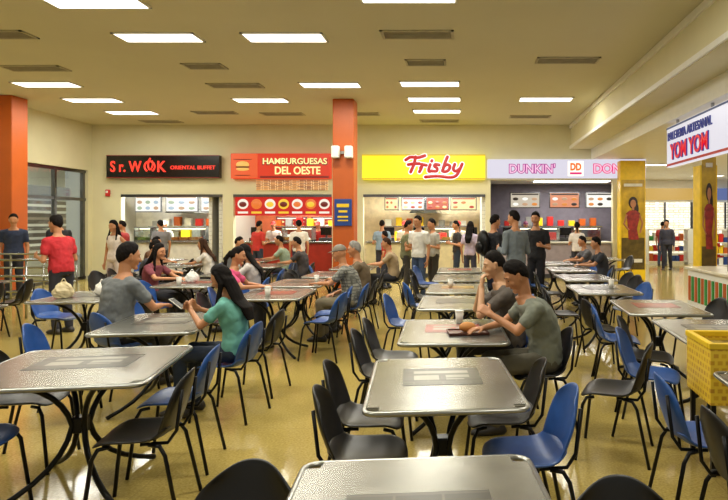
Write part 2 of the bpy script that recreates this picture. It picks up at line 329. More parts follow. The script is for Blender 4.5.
def menu(x0,x1,z0,z1,y,base,cols,rows=2,seedc=1):
    t=thing('menu_board','backlit menu board with dish pictures above the kitchen','menu board',((x0+x1)/2,y,(z0+z1)/2),group='backlit menu boards')
    w=x1-x0; h=z1-z0
    B('casing',(0,.03,0),(w+.06,.06,h+.06),DGREY,t,.005); B('screen',(0,-.01,0),(w,.02,h),base,t)
    B('header_strip',(0,-.022,h*.42),(w*.94,.008,h*.1),cols[0],t)
    nx=3
    for i in range(nx):
        for j in range(rows):
            cx=-w/2+(i+.5)*w/nx; cz=-h*.1+(.5-j)*h*.38 if rows==2 else -h*.05
            g,f=sphgeo((0,0,0),(w/nx*.30,.008,h*(.11 if rows==2 else .25))); mobj('dish_picture',g,f,cols[(i+j+seedc)%len(cols)],t,True,loc=(cx,-.022,cz))
MR,MO,MG2,MB=lit('menu_red','C83A24',1),lit('menu_orange','E08A3A',1),lit('menu_green','A4B898',1),lit('menu_brown','C49C78',1)
for k,(a,b) in enumerate(((-10.75,-9.95),(-9.75,-8.75),(-8.6,-7.7))): menu(a,b,2.0,2.5,19.6,MW,[MB,MG2,lit('menu_blue','A8BECE',1)],2,k)
for k,(a,b) in enumerate(((-2.6,-2.2),(-2.05,-1.35),(-1.25,-.55),(-.45,.35))): menu(a,b,2.06,2.44,19.6,[lit('menu_cream','FBE8A8',1.1),MW,lit('menu_pink','D85A3A',1)][k%3],[MR,MO,YL],2,k)
for k,(a,b) in enumerate(((1.45,2.35),(2.7,3.6),(3.85,4.7))): menu(a,b,2.12,2.56,19.0,[lit('menu_taupe','C8BCA8',1),lit('menu_peach','E0906A',1),MW][k],[MD,MW,MB,MO],2,k)
for x0,x1 in((-6.4,-5.4),(-5.2,-4.1)): menu(x0,x1,1.45,1.8,20.4,lit('menu_red_bg','B8281C',1),[WL,YL,MO],2)
for x0,x1 in((-10.6,-7.7),(-6.5,-4.0),(-2.8,.2),(1.2,4.6)):
    t=thing('kitchen_shelving','stainless kitchen back counter with shelves and appliances','shelving',((x0+x1)/2,20.1,0)); w=x1-x0
    B('bench',(0,0,.45),(w,.6,.9),STEEL,t); B('shelf',(0,.1,1.5),(w,.3,.03),STEEL,t)
    for k in range(int(w/.36)):
        hh=random.uniform(.2,.5); B('appliance',(-w/2+.25+k*.36,-.05,.9+hh/2),(.28,.35,hh),random.choice([STEEL,DGREY,WHITE,RED,YEL]),t,.01)
        hh=random.uniform(.15,.32); B('container',(-w/2+.22+k*.36,.1,1.52+hh/2),(.2,.2,hh),random.choice([WHITE,RED,YEL,GREY,ORANGE]),t,.01)
for x in (-9.3,-1.3):
    t=thing('extractor_hood','stainless extractor hood above the kitchen bench','extractor hood',(x,20.15,1.95))
    g,f=loftgeo([((0,0,0),(.707,.707,0),(-.707,.707,0),.75,.55),((0,.1,.3),(.707,.707,0),(-.707,.707,0),.4,.3),((0,.1,.95),(.707,.707,0),(-.707,.707,0),.4,.3)],4); mobj('hood',g,f,STEEL,t)
# ---------------------------------------------------------------- poster pillars, kiosk, right corridor
SKN=mat('printed_skin','A8704C',.5)
def poster(x,y,w,h1):
    t=thing('advertising_pillar','yellow poster pillar showing a dark haired model in a red top','pillar',(x,y,0)); k=w/.72
    B('core',(0,0,h1/2),(w,.35,h1),YEL,t,.01); B('print',(0,-.178,1.75),(w-.06,.01,2.2),mat('poster_ochre','B8961E',.4,noise=.45,scale=3),t)
    B('print_lower',(0,-.18,.75),(w-.06,.012,.9),mat('poster_olive','5A4A1C',.4,noise=.5,scale=5),t)
    pr=mat('poster_red','8A2822',.5,noise=.5,scale=8); sk=SKN
    g,f=loftgeo([((.02*k,0,-.55),(1,0,0),(0,1,0),.15*k,.006),((-.02*k,0,-.25),(1,0,0),(0,1,0),.13*k,.006),((0,0,.0),(1,0,0),(0,1,0),.17*k,.006),((.0,0,.2),(1,0,0),(0,1,0),.2*k,.006),((0,0,.28),(1,0,0),(0,1,0),.1*k,.006)],12); mobj('printed_top',g,f,pr,t,loc=(0,-.192,1.7))
    g,f=join([sphgeo((0,0,0),(.13*k,.006,.17)),sphgeo((.06*k,0,-.18),(.1*k,.006,.2))]); mobj('printed_hair',g,f,mat('printed_hair','2A1A12',.5),t,loc=(0,-.190,2.2))
    g,f=join([sphgeo((0,0,0),(.08*k,.006,.115)),boxgeo((0,0,-.13),(.06*k,.008,.1))]); mobj('printed_face',g,f,sk,t,loc=(0,-.196,2.17))
    g,f=join([tubegeo([(-.18*k,0,.18),(-.26*k,0,-.08),(-.12*k,0,-.26)],.025*k),tubegeo([(.18*k,0,.18),(.27*k,0,-.06),(.2*k,0,-.34)],.025*k)]); mobj('printed_arms',g,f,sk,t,loc=(0,-.19,1.68))
    BB('print_band',[(-w/2+.1,w/2-.1,-.2,-.185,2.66,2.74),(-w/2+.1,w/2-.1,-.2,-.185,.5,.6)],mat('poster_white','D8D4C4',.5),t)
    return t
poster(4.78,17.25,.72,3.4); poster(4.5,11.25,.32,2.7)
s=thing('kiosk_sign','white kiosk fascia sign with red and blue lettering','shop sign',(3.78,9.16,3.02))
B('panel',(0,0,0),(.1,3.86,.74),lit('sign_white','DCDAE6',.95),s,.01); B('red_edge',(-.052,0,-.33),(.01,3.86,.04),RED,s); B('blue_edge',(-.052,0,.34),(.01,3.86,.03),BLUE,s)
for y in(-1.5,0,1.5): B('hanger',(0,y,.41),(.04,.04,.1),GREY,s)
text('PALETERIA ARTESANAL',1.95,.15,mat('blue_letters','22308A',.5,emit=.2),s,(-.06,.86,.18),rotz=-90,bold=.01); text('YOM YOM',1.7,.3,mat('blue_outline','3A3A9A',.5,emit=.3),s,(-.056,.86,-.11),rotz=-90,bold=.04); text('YOM YOM',1.67,.28,mat('red_letters','D0182C',.5,emit=.5),s,(-.066,.86,-.11),rotz=-90,bold=.01)
t=thing('kiosk_counter','kiosk counter with white, orange and green striped front','counter',(4.15,8.4,0))
BB('body',[(-.25,.35,-2.1,2.1,0,.82)],WHITE,t); B('worktop',(.05,0,.85),(.7,4.3,.05),mat('counter_cream','D8D0B8',.3),t,.01)
BB('stripes',[(-.27,-.25,-2.1+i*.14,-2.1+i*.14+.07,.3,.72) for i in range(30)],[GREEN,ORANGE],t,mi=[i%2 for i in range(30)])
t=thing('kiosk_post','slim dark post carrying the kiosk sign','post',(4.15,9.3,.877)); B('shaft',(0,0,(CR-.877)/2),(.12,.12,CR-.877),mat('dark_wood','4A3324',.5),t,.01)
t=thing('display_fridge','upright lit drinks fridge inside the kiosk','fridge',(5.6,10.5,0)); B('cabinet',(0,0,1),(.9,.7,2),RED,t,.03); B('door',(0,-.36,1.05),(.8,.03,1.7),blockmat('fridge','E8F0F0','C4552C','557788',6,emit=.6),t); B('handle',(-.34,-.4,1.05),(.03,.04,.5),CHROME,t)
struct(BB('wall_back',[(4.6,15,26,26.2,0,CR)],WHITE))
for x,c in((6.0,'E8E6DC'),(8.6,'C8A050'),(11.2,'5A6A9A')):
    t=thing('storefront','bright glazed shop front at the end of the corridor','storefront',(x,25.9,0))
    BB('fascia',[(-1.2,1.2,-.1,0,2.6,3.1)],lit('cf'+c,c,1),t); BB('show_window',[(-1.1,1.1,-.06,0,.3,2.5)],blockmat('showwin2','FFFFF6','D8D0BC','A09A84',5,emit=.9),t); BB('door_frame',[(-.04,.04,-.1,0,0,2.5),(-1.2,-1.1,-.1,0,0,2.5),(1.1,1.2,-.1,0,0,2.5)],CHROME,t)
def goods(x,y,rot=0,h=1.35,w=1.5):
    t=thing('display_shelf','white shop shelf stocked with coloured packets','shelf',(x,y,0),rot)
    BB('rack',[(-w/2,w/2,-.2,.2,z,z+.03) for z in(.1,.5,.9,h)]+[(-w/2-.03,-w/2,-.2,.2,0,h+.03),(w/2,w/2+.03,-.2,.2,0,h+.03)],WHITE,t)
    for z in(.13,.53,.93):
        for k in range(int(w/.17)):
            hh=random.uniform(.15,.3); B('packet',(-w/2+.1+k*.17,-.04,z+hh/2),(.14,.22,hh),random.choice([RED,YEL,GREEN,BLUE,WHITE,ORANGE,RED]),t)
goods(7.9,23.5); goods(9.8,24.2,10); goods(9.0,21.5,-10,1.35,1.3); goods(6.2,24.6)
for x in(6,9.5):
  for y in (14.5,19,23.5): troffer(x,y,CR,65)
for y in(9,15,20): troffer(-13.5,y,H,90)
troffer(5.2,8.3,CR,30)  # out-of-view lamp added over the kiosk to brighten the soffit by bounce
def railing(x0,x1,y):
    t=thing('railing','stainless steel queue railing with three bars','railing',((x0+x1)/2,y,0)); w=x1-x0
    for i in range(4):
        g,f=tubegeo([(-w/2+i*w/3,0,0),(-w/2+i*w/3,0,1)],.02); mobj('post',g,f,STEEL,t,True)
    for z in(.45,.72,1.0):
        g,f=tubegeo([(-w/2,0,z),(w/2,0,z)],.02); mobj('rail',g,f,STEEL,t,True)
railing(-9.9,-7.9,12.2); railing(-8.8,-6.9,10.3)
# ---------------------------------------------------------------- furniture
def bake(o):
    bpy.context.view_layer.update(); me=bpy.data.meshes.new_from_object(o.evaluated_get(bpy.context.evaluated_depsgraph_get()))
    bpy.data.objects.remove(o); return me
def panel(name,P,nu,nv,th,m):
    vs=[P(-1+2*i/nu,j/nv) for j in range(nv+1) for i in range(nu+1)]
    fs=[(j*(nu+1)+i,j*(nu+1)+i+1,(j+1)*(nu+1)+i+1,(j+1)*(nu+1)+i) for j in range(nv) for i in range(nu)]
    o=mobj(name,vs,fs,m,None,True); s=o.modifiers.new('s','SOLIDIFY'); s.thickness=th; s.offset=0
    q=o.modifiers.new('b','SUBSURF'); q.levels=1; q.render_levels=1
    return bake(o)
def seatP(u,v):
    a=2*v-1; w=.215*(1-.10*abs(a)**4); d=.205*(1-.12*abs(u)**4)
    return (u*w,.0+a*d,.455-.022*(1-u*u)*(1-a*a)-.05*max(0,a-.6)**2*4+.015*abs(u)**3+(.06*max(0,-a-.7)/.3 if a<-.7 else 0))
def backP(u,v):
    w=.195+.025*math.sin(v*math.pi)-.065*v**4
    z=.475+.335*v-.06*abs(u)**2.5*v**2
    return (u*w,-.195-.09*v+.055*u*u-.01*math.sin(v*math.pi),z)
CH={}
for k,m in(('black',BLACKP),('blue',BLUEP)):
    CH[k]=(panel('seat',seatP,8,8,.016,m),panel('backrest',backP,8,8,.014,m))
def legmesh(sx,front):
    pts=[(sx*.17,.10 if front else -.1,.435),(sx*.19,.15 if front else -.16,.43),(sx*.2,.175 if front else -.19,.38),(sx*.225,.22 if front else -.27,0.0)]
    g,f=tubegeo(pts,.0115); o=mobj('leg',g,f,DARKM,None,True); me=o.data; bpy.data.objects.remove(o); return me
LEG=[legmesh(a,b) for a in(-1,1) for b in(True,False)]
def upr(sx):
    g,f=tubegeo([(sx*.15,-.05,.432),(sx*.15,-.19,.435),(sx*.15,-.235,.5),(sx*.14,-.262,.72)],.010); o=mobj('back_support',g,f,DARKM,None,True); me=o.data; bpy.data.objects.remove(o); return me
UPR=[upr(-1),upr(1)]
placed=[]
def chair(x,y,h,c='black',extra=''):
    placed.append((x,y))
    t=thing('chair',('glossy black' if c=='black' else 'blue')+' plastic shell chair on dark metal legs'+extra,'chair',(x,y,0),h,group='food court chairs')
    inst('seat',CH[c][0],t); inst('backrest',CH[c][1],t)
    for m in LEG: inst('leg',m,t)
    for m in UPR: inst('back_support',m,t)
    return t
def tabletop(w,d):
    o=mobj('tabletop',*boxgeo((0,0,.735),(w,d,.030)),TOPM)
    bm=bmesh.new(); bm.from_mesh(o.data)
    es=[e for e in bm.edges if abs(e.verts[0].co.z-e.verts[1].co.z)>.01]
    bmesh.ops.bevel(bm,geom=es,offset=.06,segments=6,affect='EDGES')
    es=[e for e in bm.edges if abs(e.verts[0].co.z-e.verts[1].co.z)<.001 and len(e.link_faces)==2 and any(abs(f.normal.z)<.5 for f in e.link_faces) and any(abs(f.normal.z)>.5 for f in e.link_faces)]
    bmesh.ops.bevel(bm,geom=es,offset=.010,segments=3,affect='EDGES')
    bm.to_mesh(o.data); bm.free(); me=o.data; bpy.data.objects.remove(o); return me
TT={}
def rimmesh(w,d):
    pts=[]; r=.06
    for cx,cy,a0 in((w/2-r,d/2-r,0),(-w/2+r,d/2-r,90),(-w/2+r,-d/2+r,180),(w/2-r,-d/2+r,270)):
        for k in range(5):
            a=math.radians(a0+k*22.5); pts.append((cx+r*math.cos(a),cy+r*math.sin(a),.737))
    pts.append(pts[0]); g,f=tubegeo(pts,.0135,8); o=mobj('edge_trim',g,f,RIM,None,True); me=o.data; bpy.data.objects.remove(o); return me
def tleg(sx,sy):
    pts=bez((sx*.26,sy*.30,.715),(sx*.06,sy*.10,.62),(sx*.035,sy*.035,.38),6)+bez((sx*.035,sy*.035,.38),(sx*.06,sy*.09,.12),(sx*.32,sy*.36,.012),6)[1:]
    g,f=tubegeo(pts,.017); o=mobj('leg',g,f,DARKM,None,True); me=o.data; bpy.data.objects.remove(o); return me
TL=[tleg(a,b) for a in(-1,1) for b in(-1,1)]
ADS=[('54544F','46463F','5E5C55'),('5A5952','4C4B45','66635A'),('A8483A','8E3A30','6A6862'),('B89A3C','8A4A34','8A8060')]
def admat(i):
    nm='tabletop_print_%d'%i
    if nm in MC: return MC[nm]
    m=bpy.data.materials.new(nm); m.use_nodes=True; nt=m.node_tree; n=nt.nodes; l=nt.links; b=n['Principled BSDF']
    tc=n.new('ShaderNodeTexCoord'); br=n.new('ShaderNodeTexBrick'); l.new(tc.outputs['Object'],br.inputs['Vector'])
    c=ADS[i]; br.inputs['Color1'].default_value=lin(c[0]); br.inputs['Color2'].default_value=lin(c[1]); br.inputs['Mortar'].default_value=lin(c[2])
    br.inputs['Scale'].default_value=1; br.inputs['Brick Width'].default_value=.16; br.inputs['Row Height'].default_value=.06; br.inputs['Mortar Size'].default_value=.006; br.inputs['Mortar Smooth'].default_value=.6
    l.new(br.outputs[0],b.inputs['Base Color']); b.inputs['Roughness'].default_value=.3; b.inputs['Metallic'].default_value=.4; MC[nm]=m; return m
PRL=mat('print_pale','9A988E',.35,.4)
def table(x,y,rot=0,w=.8,d=1.1,ad=0):
    k=(w,d)
    if k not in TT: TT[k]=(tabletop(w,d),rimmesh(w,d))
    t=thing('dining_table','steel topped rectangular food court table with splayed black legs','table',(x,y,0),rot,group='food court tables')
    inst('tabletop',TT[k][0],t); inst('edge_trim',TT[k][1],t)
    for m in TL: inst('leg',m,t)
    B('hub',(0,0,.38),(.09,.09,.1),DARKM,t,.01)
    B('printed_panel',(0,.08,.7512),(w*.56,d*.34,.0015),admat(ad),t)
    if y<6: BB('print_marks',[(-w*.2,w*.2,.14,.20,.752,.7525),(-w*.2,-w*.02,.0,.10,.752,.7525),(w*.03,w*.2,.04,.10,.752,.7525),(w*.03,w*.16,0,.02,.752,.7525)],PRL,t)
    return t
NEAR=[(-.13,1.72,5,.84,1.15,1),(-.13,3.42,5,.8,1.1,0),(-2.42,3.78,10,1.06,1.06,0),(-2.72,5.4,8,.82,1.1,1),(-.1,5.0,2,.83,1.1,2)]
for x,y,r,w,d,a in NEAR: table(x,y,r,w,d,a)
table(1.86,3.1,-4,.8,1.0,0)
FARC=[(-.1,6.75,0,1),(-.1,8.2,0,3),(-.1,9.75,0,1),(-.1,11.3,0,2),(2.05,6.4,-3,2),(1.85,8.1,0,1),(1.95,9.8,2,0),(2.0,11.5,0,1),(1.95,13.2,0,0),(2.1,5.0,-3,0),
 (-4.6,7.3,4,1),(-5.35,6.0,4,0),(-2.38,7.55,3,2),(-2.45,8.95,0,1),(-4.0,8.9,0,2),(-7.3,8.6,4,1),(-2.3,10.4,0,1),(-2.2,12.0,0,0),(-4.1,10.6,0,1),(-5.6,10.7,0,0),(-4.2,12.5,0,1),(-6.0,12.6,0,0),(-7.2,14.2,0,0),(-5,14.3,0,1),(3.4,14.8,0,0)]
for x,y,r,a in FARC: table(x,y,r,.8,1.1,a)
for a in [(-.5,3.12,-85,'black'),(-.58,3.68,-88,'black'),(.3,3.1,96,'blue'),(.22,3.72,92,'black'),(-.79,1.86,170,'black'),(.5,1.72,178,'black'),
          (-1.85,3.42,100,'black'),(-1.98,4.1,98,'blue'),(-2.75,3.30,-80,'blue'),(-2.98,4.1,-80,'black'),(-2.38,2.62,-55,'black'),(-3.38,5.05,-75,'blue'),(1.35,3.35,-92,'blue'),(1.38,2.75,-88,'black'),
          (1.05,4.3,70,'black'),(-2.05,5.85,85,'black'),(-.62,4.75,-90,'black'),(-.62,5.3,-90,'black'),(-3.5,6.6,-100,'blue')]: chair(*a)
# ---------------------------------------------------------------- people
irisM=mat('iris_dark','1E120C',.2); lipM=mat('lips','8E4A3C',.5)
SKINS={'tan':'B98058','light':'CB9C76','brown':'8A5836'}
def remesh(name,geos,vox,it,m,parent,disp=0):
    vs,fs=join(geos); o=mobj(name,vs,fs,m,parent,True)
    r=o.modifiers.new('r','REMESH'); r.mode='VOXEL'; r.voxel_size=vox; r.use_smooth_shade=True
    if it:
        s=o.modifiers.new('s','SMOOTH'); s.factor=.5; s.iterations=it
    if disp:
        tx=bpy.data.textures.get('folds') or bpy.data.textures.new('folds','CLOUDS'); tx.noise_scale=.07; tx.noise_depth=2
        d=o.modifiers.new('d','DISPLACE'); d.texture=tx; d.strength=disp; d.mid_level=.42; d.texture_coords='LOCAL'
    return o
def handgeo(gs,wr,d,pn,th,curl,k=1):
    d=V(d).normalized(); pn=V(pn); pn=(pn-d*pn.dot(d)).normalized(); th=V(th); th=(th-d*th.dot(d)-pn*th.dot(pn)).normalized()
    for o in(-.028,-.01,.01,.028): gs.append(capgeo(wr+th*o*.6,wr+d*.085*k+th*o,.014,.0125))
    for o,L in((.031,.062),(.0105,.072),(-.0105,.067),(-.031,.052)):
        p=wr+d*.09*k+th*o; a=curl; q=p+(d*math.cos(a)+pn*math.sin(a))*L*.55; a2=curl*2.2; r=q+(d*math.cos(a2)+pn*math.sin(a2))*L*.5
        gs.append(capgeo(p,q,.0095,.009,8)); gs.append(capgeo(q,r,.009,.0075,8))
    p=wr+d*.03+th*.025; q=p+(d*.6+th*.75+pn*.2).normalized()*.045; r=q+(d*.9+pn*.35+th*.1).normalized()*.03
    gs.append(capgeo(p,q,.013,.011,8)); gs.append(capgeo(q,r,.011,.009,8))
def person(x,y,heading,label,sit=True,h=1.72,lean=12,arms=('table','table'),yaw=0,pitch=8,skin='tan',hair='short',hairc='120D0B',top='777777',sleeve='short',bottom='2A3040',shoe='2A2624',fem=False,near=False,ch=None,fat=0,step=0,hz=None,bow=None):
    t=thing('person',label,'person',(x,y,0),heading)
    if ch: chair(x,y,heading,ch,', occupied')
    k=h/1.72; S=mat('skin_'+skin,SKINS[skin],.5,noise=.06,scale=12)
    if top=='plaid': tm=blockmat('cloth_plaid','96948A','7A7A72','5A5A54',1,rough=.85,bw=.045,rh=.045,off=0,obj=True,ms=.006)
    else: tm=mat('cloth_'+top,top,.85,noise=.14,scale=9,bump=.15)
    bmt=mat('cloth_b_'+bottom,bottom,.85,noise=.15,scale=9,bump=.15); hm=mat('hair_'+hairc,hairc,.75,noise=.35,scale=40,stretch=(1,1,.2),spec=.15); sh=mat('shoe_'+shoe,shoe,.5)
    w=.92 if fem else 1.0
    hipz=(hz or .555) if sit else .92*k; hip=V((0,-.06 if sit else 0,hipz)); L=math.radians(lean); dr=V((0,math.sin(L),math.cos(L))); dp=V((0,math.cos(L),-math.sin(L))); X=V((1,0,0))
    bow=bow if bow is not None else (.04 if sit else .012)
    def sp(s):
        return hip+dr*s*k-dp*(bow*math.sin(max(0,s)/.53*math.pi))
    prof=[(-.085,.12,.085),(-.04,.155*(1.04 if fem else 1),.112),(.04,.158,.112+fat*.4),(.12,.142-.012*fem,.1+fat),(.2,.138-.012*fem,.098+fat*.8),(.3,.155,.108+.01*fem+fat*.2),(.38,.172,.108),(.44,.168,.09),(.475,.13,.075),(.51,.075,.062),(.535,.058,.056)]
    def torso(a,inf,sc=1):
        return loftgeo([(sp(s),X,dp,(rx*w+inf)*k,(ry*w+inf)*k) for s,rx,ry in prof if a[0]<=s<=a[1]])
    body=[torso((-1,1),0)]
    nb=sp(.50); HM=Matrix.Rotation(math.radians(yaw),3,'Z')@Matrix.Rotation(math.radians(-pitch),3,'X')
    hc=sp(.53)+V((0,.025+.05*math.sin(L),.148*k))
    def hp(a): return hc+HM@(V(a)*k)
    body.append(capgeo(nb-dr*.03,hp((0,-.02,-.05)),.057*k*w,.053*k*w))
    def face(v):
        q=max(0,-v.z)/.115
        y=v.y*(1-.06*q)+(.006*q if v.y>0 else .022*q)
        return V((v.x*(1-.34*q**1.6),y,v.z))
    body.append(sphgeo(hc,(.073*k,.094*k,.116*k),HM,24,20,face))
    body.append(capgeo(hp((0,.087,.016)),hp((0,.106,-.024)),.009*k,.013*k,8))
    body.append(capgeo(hp((-.014,.092,-.028)),hp((.014,.092,-.028)),.010*k,.010*k,8))
    body.append(capgeo(hp((-.012,.070,-.094)),hp((.012,.070,-.094)),.02*k,.02*k,8))
    body.append(capgeo(hp((-.02,.082,-.056)),hp((.02,.082,-.056)),.009*k,.009*k,8))
    for sx in(-1,1):
        body.append(capgeo(hp((sx*.076,-.008,.022)),hp((sx*.073,.002,-.022)),.015*k,.011*k,8))
        body.append(capgeo(hp((sx*.012,.084,.033)),hp((sx*.048,.072,.03)),.010*k,.009*k,8))
        body.append(capgeo(hp((sx*.04,.062,-.02)),hp((sx*.045,.055,-.025)),.022*k,.02*k,8))
    shirt=[torso((-.06,.50),.016)]; pants=[torso((-1,.06),.010)]
    for i,sx in enumerate((-1,1)):
        hj=hip+V((sx*.088*w,0,-.01)); st=step*sx
        if sit: kn=V((sx*.11,.37,hipz-.02)); an=V((sx*.11,.36,.085))
        else: kn=V((sx*.095,.03+st*.5,.49*k)); an=V((sx*.10,-.02+st,.085))
        body+= [capgeo(hj,kn,.08*k*w,.052*k),capgeo(kn,an,.05*k,.036*k)]
        body.append(capgeo(an+V((0,-.02,-.045)),an+V((0,.13,-.055)),.030,.024))
        pants+= [capgeo(hj,kn,.096*k*w,.072*k),capgeo(kn,an+(kn-an)*.05,.072*k,.056*k)]
        g,f=loftgeo([(an+V((0,-.085,-.05)),X,V((0,0,1)),.02,.015),(an+V((0,-.065,-.04)),X,V((0,0,1)),.038,.043),(an+V((0,0,-.033)),X,V((0,0,1)),.044,.05),(an+V((0,.08,-.046)),X,V((0,0,1)),.049,.038),(an+V((0,.15,-.055)),X,V((0,0,1)),.044,.029),(an+V((0,.19,-.06)),X,V((0,0,1)),.02,.015)],12)
        o=mobj('shoe',g,f,sh,t,True)
        s0=sp(.425)+X*sx*.178*w*k; a=arms[i]; pn=V((0,0,-1)); th=V((-sx,0,0)); curl=.35
        if a=='down': el=s0+V((sx*.05,-.03,-.28*k)); wr=el+V((0,.06,-.25*k)); pn=V((-sx,0,0)); th=V((0,1,0))
        elif a=='table': el=V((sx*.24,s0.y+.17,.815)); wr=V((sx*.07,s0.y+.37,.80))
        elif a=='phone': el=V((sx*.22,s0.y+.14,.80)); wr=V((sx*.055,s0.y+.32,.90)); pn=V((-sx,0,.2)); th=V((0,-.3,1)); curl=.6
        elif a=='chin': el=V((sx*.18,s0.y+.24,.83)); wr=V((sx*.045,hc.y+.12,hc.z-.20)); pn=V((0,-1,0)); th=V((-sx,0,0)); curl=.7
        elif a=='eat': el=V((sx*.22,s0.y+.16,.82)); wr=V((sx*.05,s0.y+.34,.93)); pn=V((-sx,0,-.3)); th=V((0,-.3,1)); curl=.6
        elif a=='lap': el=s0+V((sx*.07,.02,-.27)); wr=V((sx*.09,.22,hipz+.09))
        elif a=='fold': el=s0+V((sx*.06,-.02,-.27*k)); wr=el+V((-sx*.06,.22,.05)); pn=V((-sx,0,0)); th=V((0,0,1)); curl=.5
        elif a=='hip': el=s0+V((sx*.17,-.06,-.2*k)); wr=s0+V((-.0,-.0,-.38*k)); pn=V((-sx,0,0)); th=V((0,1,0))
        fd=(wr-el).normalized(); hd=fd
        if a=='table': hd=V((-sx*.35,1,-.02))
        if a=='chin': hd=V((-sx*.2,-.1,1))
        body+= [capgeo(s0-X*sx*.02,el,.05*k*w,.038*k*w),capgeo(el,wr,.037*k*w,.025*k*w)]
        handgeo(body,wr,hd,pn,th,curl)
        tz=sp(.455)+X*sx*.09*w*k
        if sleeve=='short': shirt+=[capgeo(tz,s0,.055*k*w,.064*k*w),capgeo(s0,s0+(el-s0)*.55,.064*k*w,.058*k*w)]
        elif sleeve=='long': shirt+= [capgeo(tz,s0,.055*k*w,.064*k*w),capgeo(s0,el,.064*k*w,.05*k*w),capgeo(el,el+(wr-el)*.9,.049*k*w,.036*k*w)]
        else: shirt.append(capgeo(tz,s0-X*sx*.03,.05*k*w,.05*k*w))
    vb=.0075 if near else .012; vc=.012 if near else .017
    remesh('body',body,vb,1,S,t); remesh('shirt',shirt,vc,2,tm,t,.026); remesh('trousers',pants,vc,3,bmt,t,.014)
    if near:
        for sx in(-1,1):
            g,f=sphgeo(hp((sx*.031,.0815,.006)),(.010,.007,.005),HM,8,6); mobj('eye',g,f,irisM,t,True)
            g,f=capgeo(hp((sx*.018,.091,.033)),hp((sx*.048,.078,.034)),.004,.003,6); mobj('eyebrow',g,f,hm,t,True)
        g,f=capgeo(hp((-.016,.088,-.055)),hp((.016,.088,-.055)),.0055,.0055,6); mobj('lips',g,f,lipM,t,True)
    rn=random.Random(int(x*50)+int(y*70)); volume=rn.uniform(.8,1.5)
    def shell(v):
        n=V((v.x/.073,v.y/.094,v.z/.116)).normalized()
        az=math.atan2(abs(n.x),n.y)
        if az<.75: hl=.62-.10*az
        elif az<1.2: hl=.545-(az-.75)*.5
        elif az<1.5: hl=.32-(az-1.2)*1.2
        elif az<1.8: hl=(.12-(az-1.5)*1.0) if hair!='long' else -.2
        else: hl=-.2-(az-1.8)*.4
        thick=.009*volume+.012*volume*max(0,n.z)+.005*rn.random()
        f=max(0,min(1,(n.z-hl)/.3)); e=thick*f-.004-.006*(1-f)
        if n.z<hl: e=-.012
        return V((v.x+n.x*e,v.y+n.y*e,v.z+n.z*e))
    if hair=='cap':
        capm=mat('cap_'+hairc,hairc,.7); remesh('cap',[sphgeo(hp((0,-.004,.03)),(.084*k,.102*k,.1*k),HM,20,14,lambda v:V((v.x,v.y,max(v.z,.005)))),loftgeo([(hp((0,.05,.042)),HM@V((1,0,0)),HM@V((0,0,1)),.07,.008),(hp((0,.13,.036)),HM@V((1,0,0)),HM@V((0,0,1)),.065,.006),(hp((0,.165,.03)),HM@V((1,0,0)),HM@V((0,0,1)),.03,.004)],12)],.008,1,capm,t)
    elif hair!='bald':
        hs=[sphgeo(hc,(.073*k,.094*k,.116*k),HM,36,30,lambda v:face(shell(v)))]
        if hair=='long':
            hs.append(loftgeo([(hp((0,-.03,.06)),X,V((0,1,0)),.06,.05),(hp((0,-.055,-.03)),X,V((0,1,0)),.082,.05),(sp(.46)-dp*.09,X,V((0,1,0)),.095,.04),(sp(.38)-dp*.135,X,V((0,1,0)),.09,.035),(sp(.26)-dp*.145,X,V((0,1,0)),.055,.02)],14))
            for sx in(-1,1): hs.append(capgeo(hp((sx*.07,.0,.04)),hp((sx*.08,-.01,-.06)),.02,.024)); hs.append(capgeo(hp((sx*.08,-.01,-.06)),sp(.40)+X*sx*.1+dp*.08,.024,.018))
        if hair=='pony': hs+= [capgeo(hp((0,-.1,.03)),hp((0,-.15,-.06)),.03,.03),capgeo(hp((0,-.15,-.06)),hp((0,-.13,-.2)),.03,.012)]
        remesh('hair',hs,.0060 if near else .010,0,hm,t,.010)
    return t
P=person
P(-3.33,5.85,-28,'man in a grey t-shirt seated at a table, seen from behind',h=1.86,lean=8,arms=('lap','table'),top='6C7072',bottom='3C3A38',near=True,ch='blue',fat=.02,hz=.58,skin='tan',yaw=-15)
P(-2.02,5.12,84,'woman in a teal t-shirt looking at her phone',h=1.58,lean=10,arms=('phone','phone'),pitch=28,top='68A89C',bottom='1E2A3E',fem=True,near=True,hair='long',ch='blue',skin='tan')
P(.58,4.8,97,'man in an olive grey t-shirt eating at a table',h=1.76,lean=20,arms=('eat','table'),top='767A6E',bottom='5A5648',near=True,ch='black',pitch=30,fat=.015,bow=.07)
P(.36,5.5,94,'dark haired man leaning on his elbows, hands near his mouth',h=1.80,lean=12,arms=('chin','chin'),top='57504A',bottom='2A2A30',near=True,ch='blue',pitch=12,skin='light',bow=.06)
P(-3.06,7.85,-78,'woman in a pink top seated with tied hair',h=1.68,lean=12,top='D8507E',bottom='32323A',fem=True,hair='pony',ch='blue',near=True)
P(-1.62,8.35,88,'older man in a grey checked shirt and pale cap',h=1.72,lean=16,top='plaid',sleeve='short',bottom='7E745C',hair='cap',hairc='7A7264',ch='blue',near=True,arms=('table','lap'),fat=.03)
P(-1.6,9.05,92,'grey haired man in a brown shirt at a table',h=1.74,lean=10,top='6A5A44',bottom='3A3A3A',hairc='8A8680',ch='black',near=True)
P(.85,10,35,'standing man in a grey jacket turning to his friend',sit=False,h=1.84,top='6A7276',sleeve='long',bottom='2A2E38',arms=('fold','fold'),lean=3,yaw=25,near=True)
P(1.38,11.6,155,'standing man in a black shirt and black trousers',sit=False,h=1.84,top='1A1A1E',sleeve='short',bottom='1A1A20',arms=('fold','down'),lean=2,near=True)
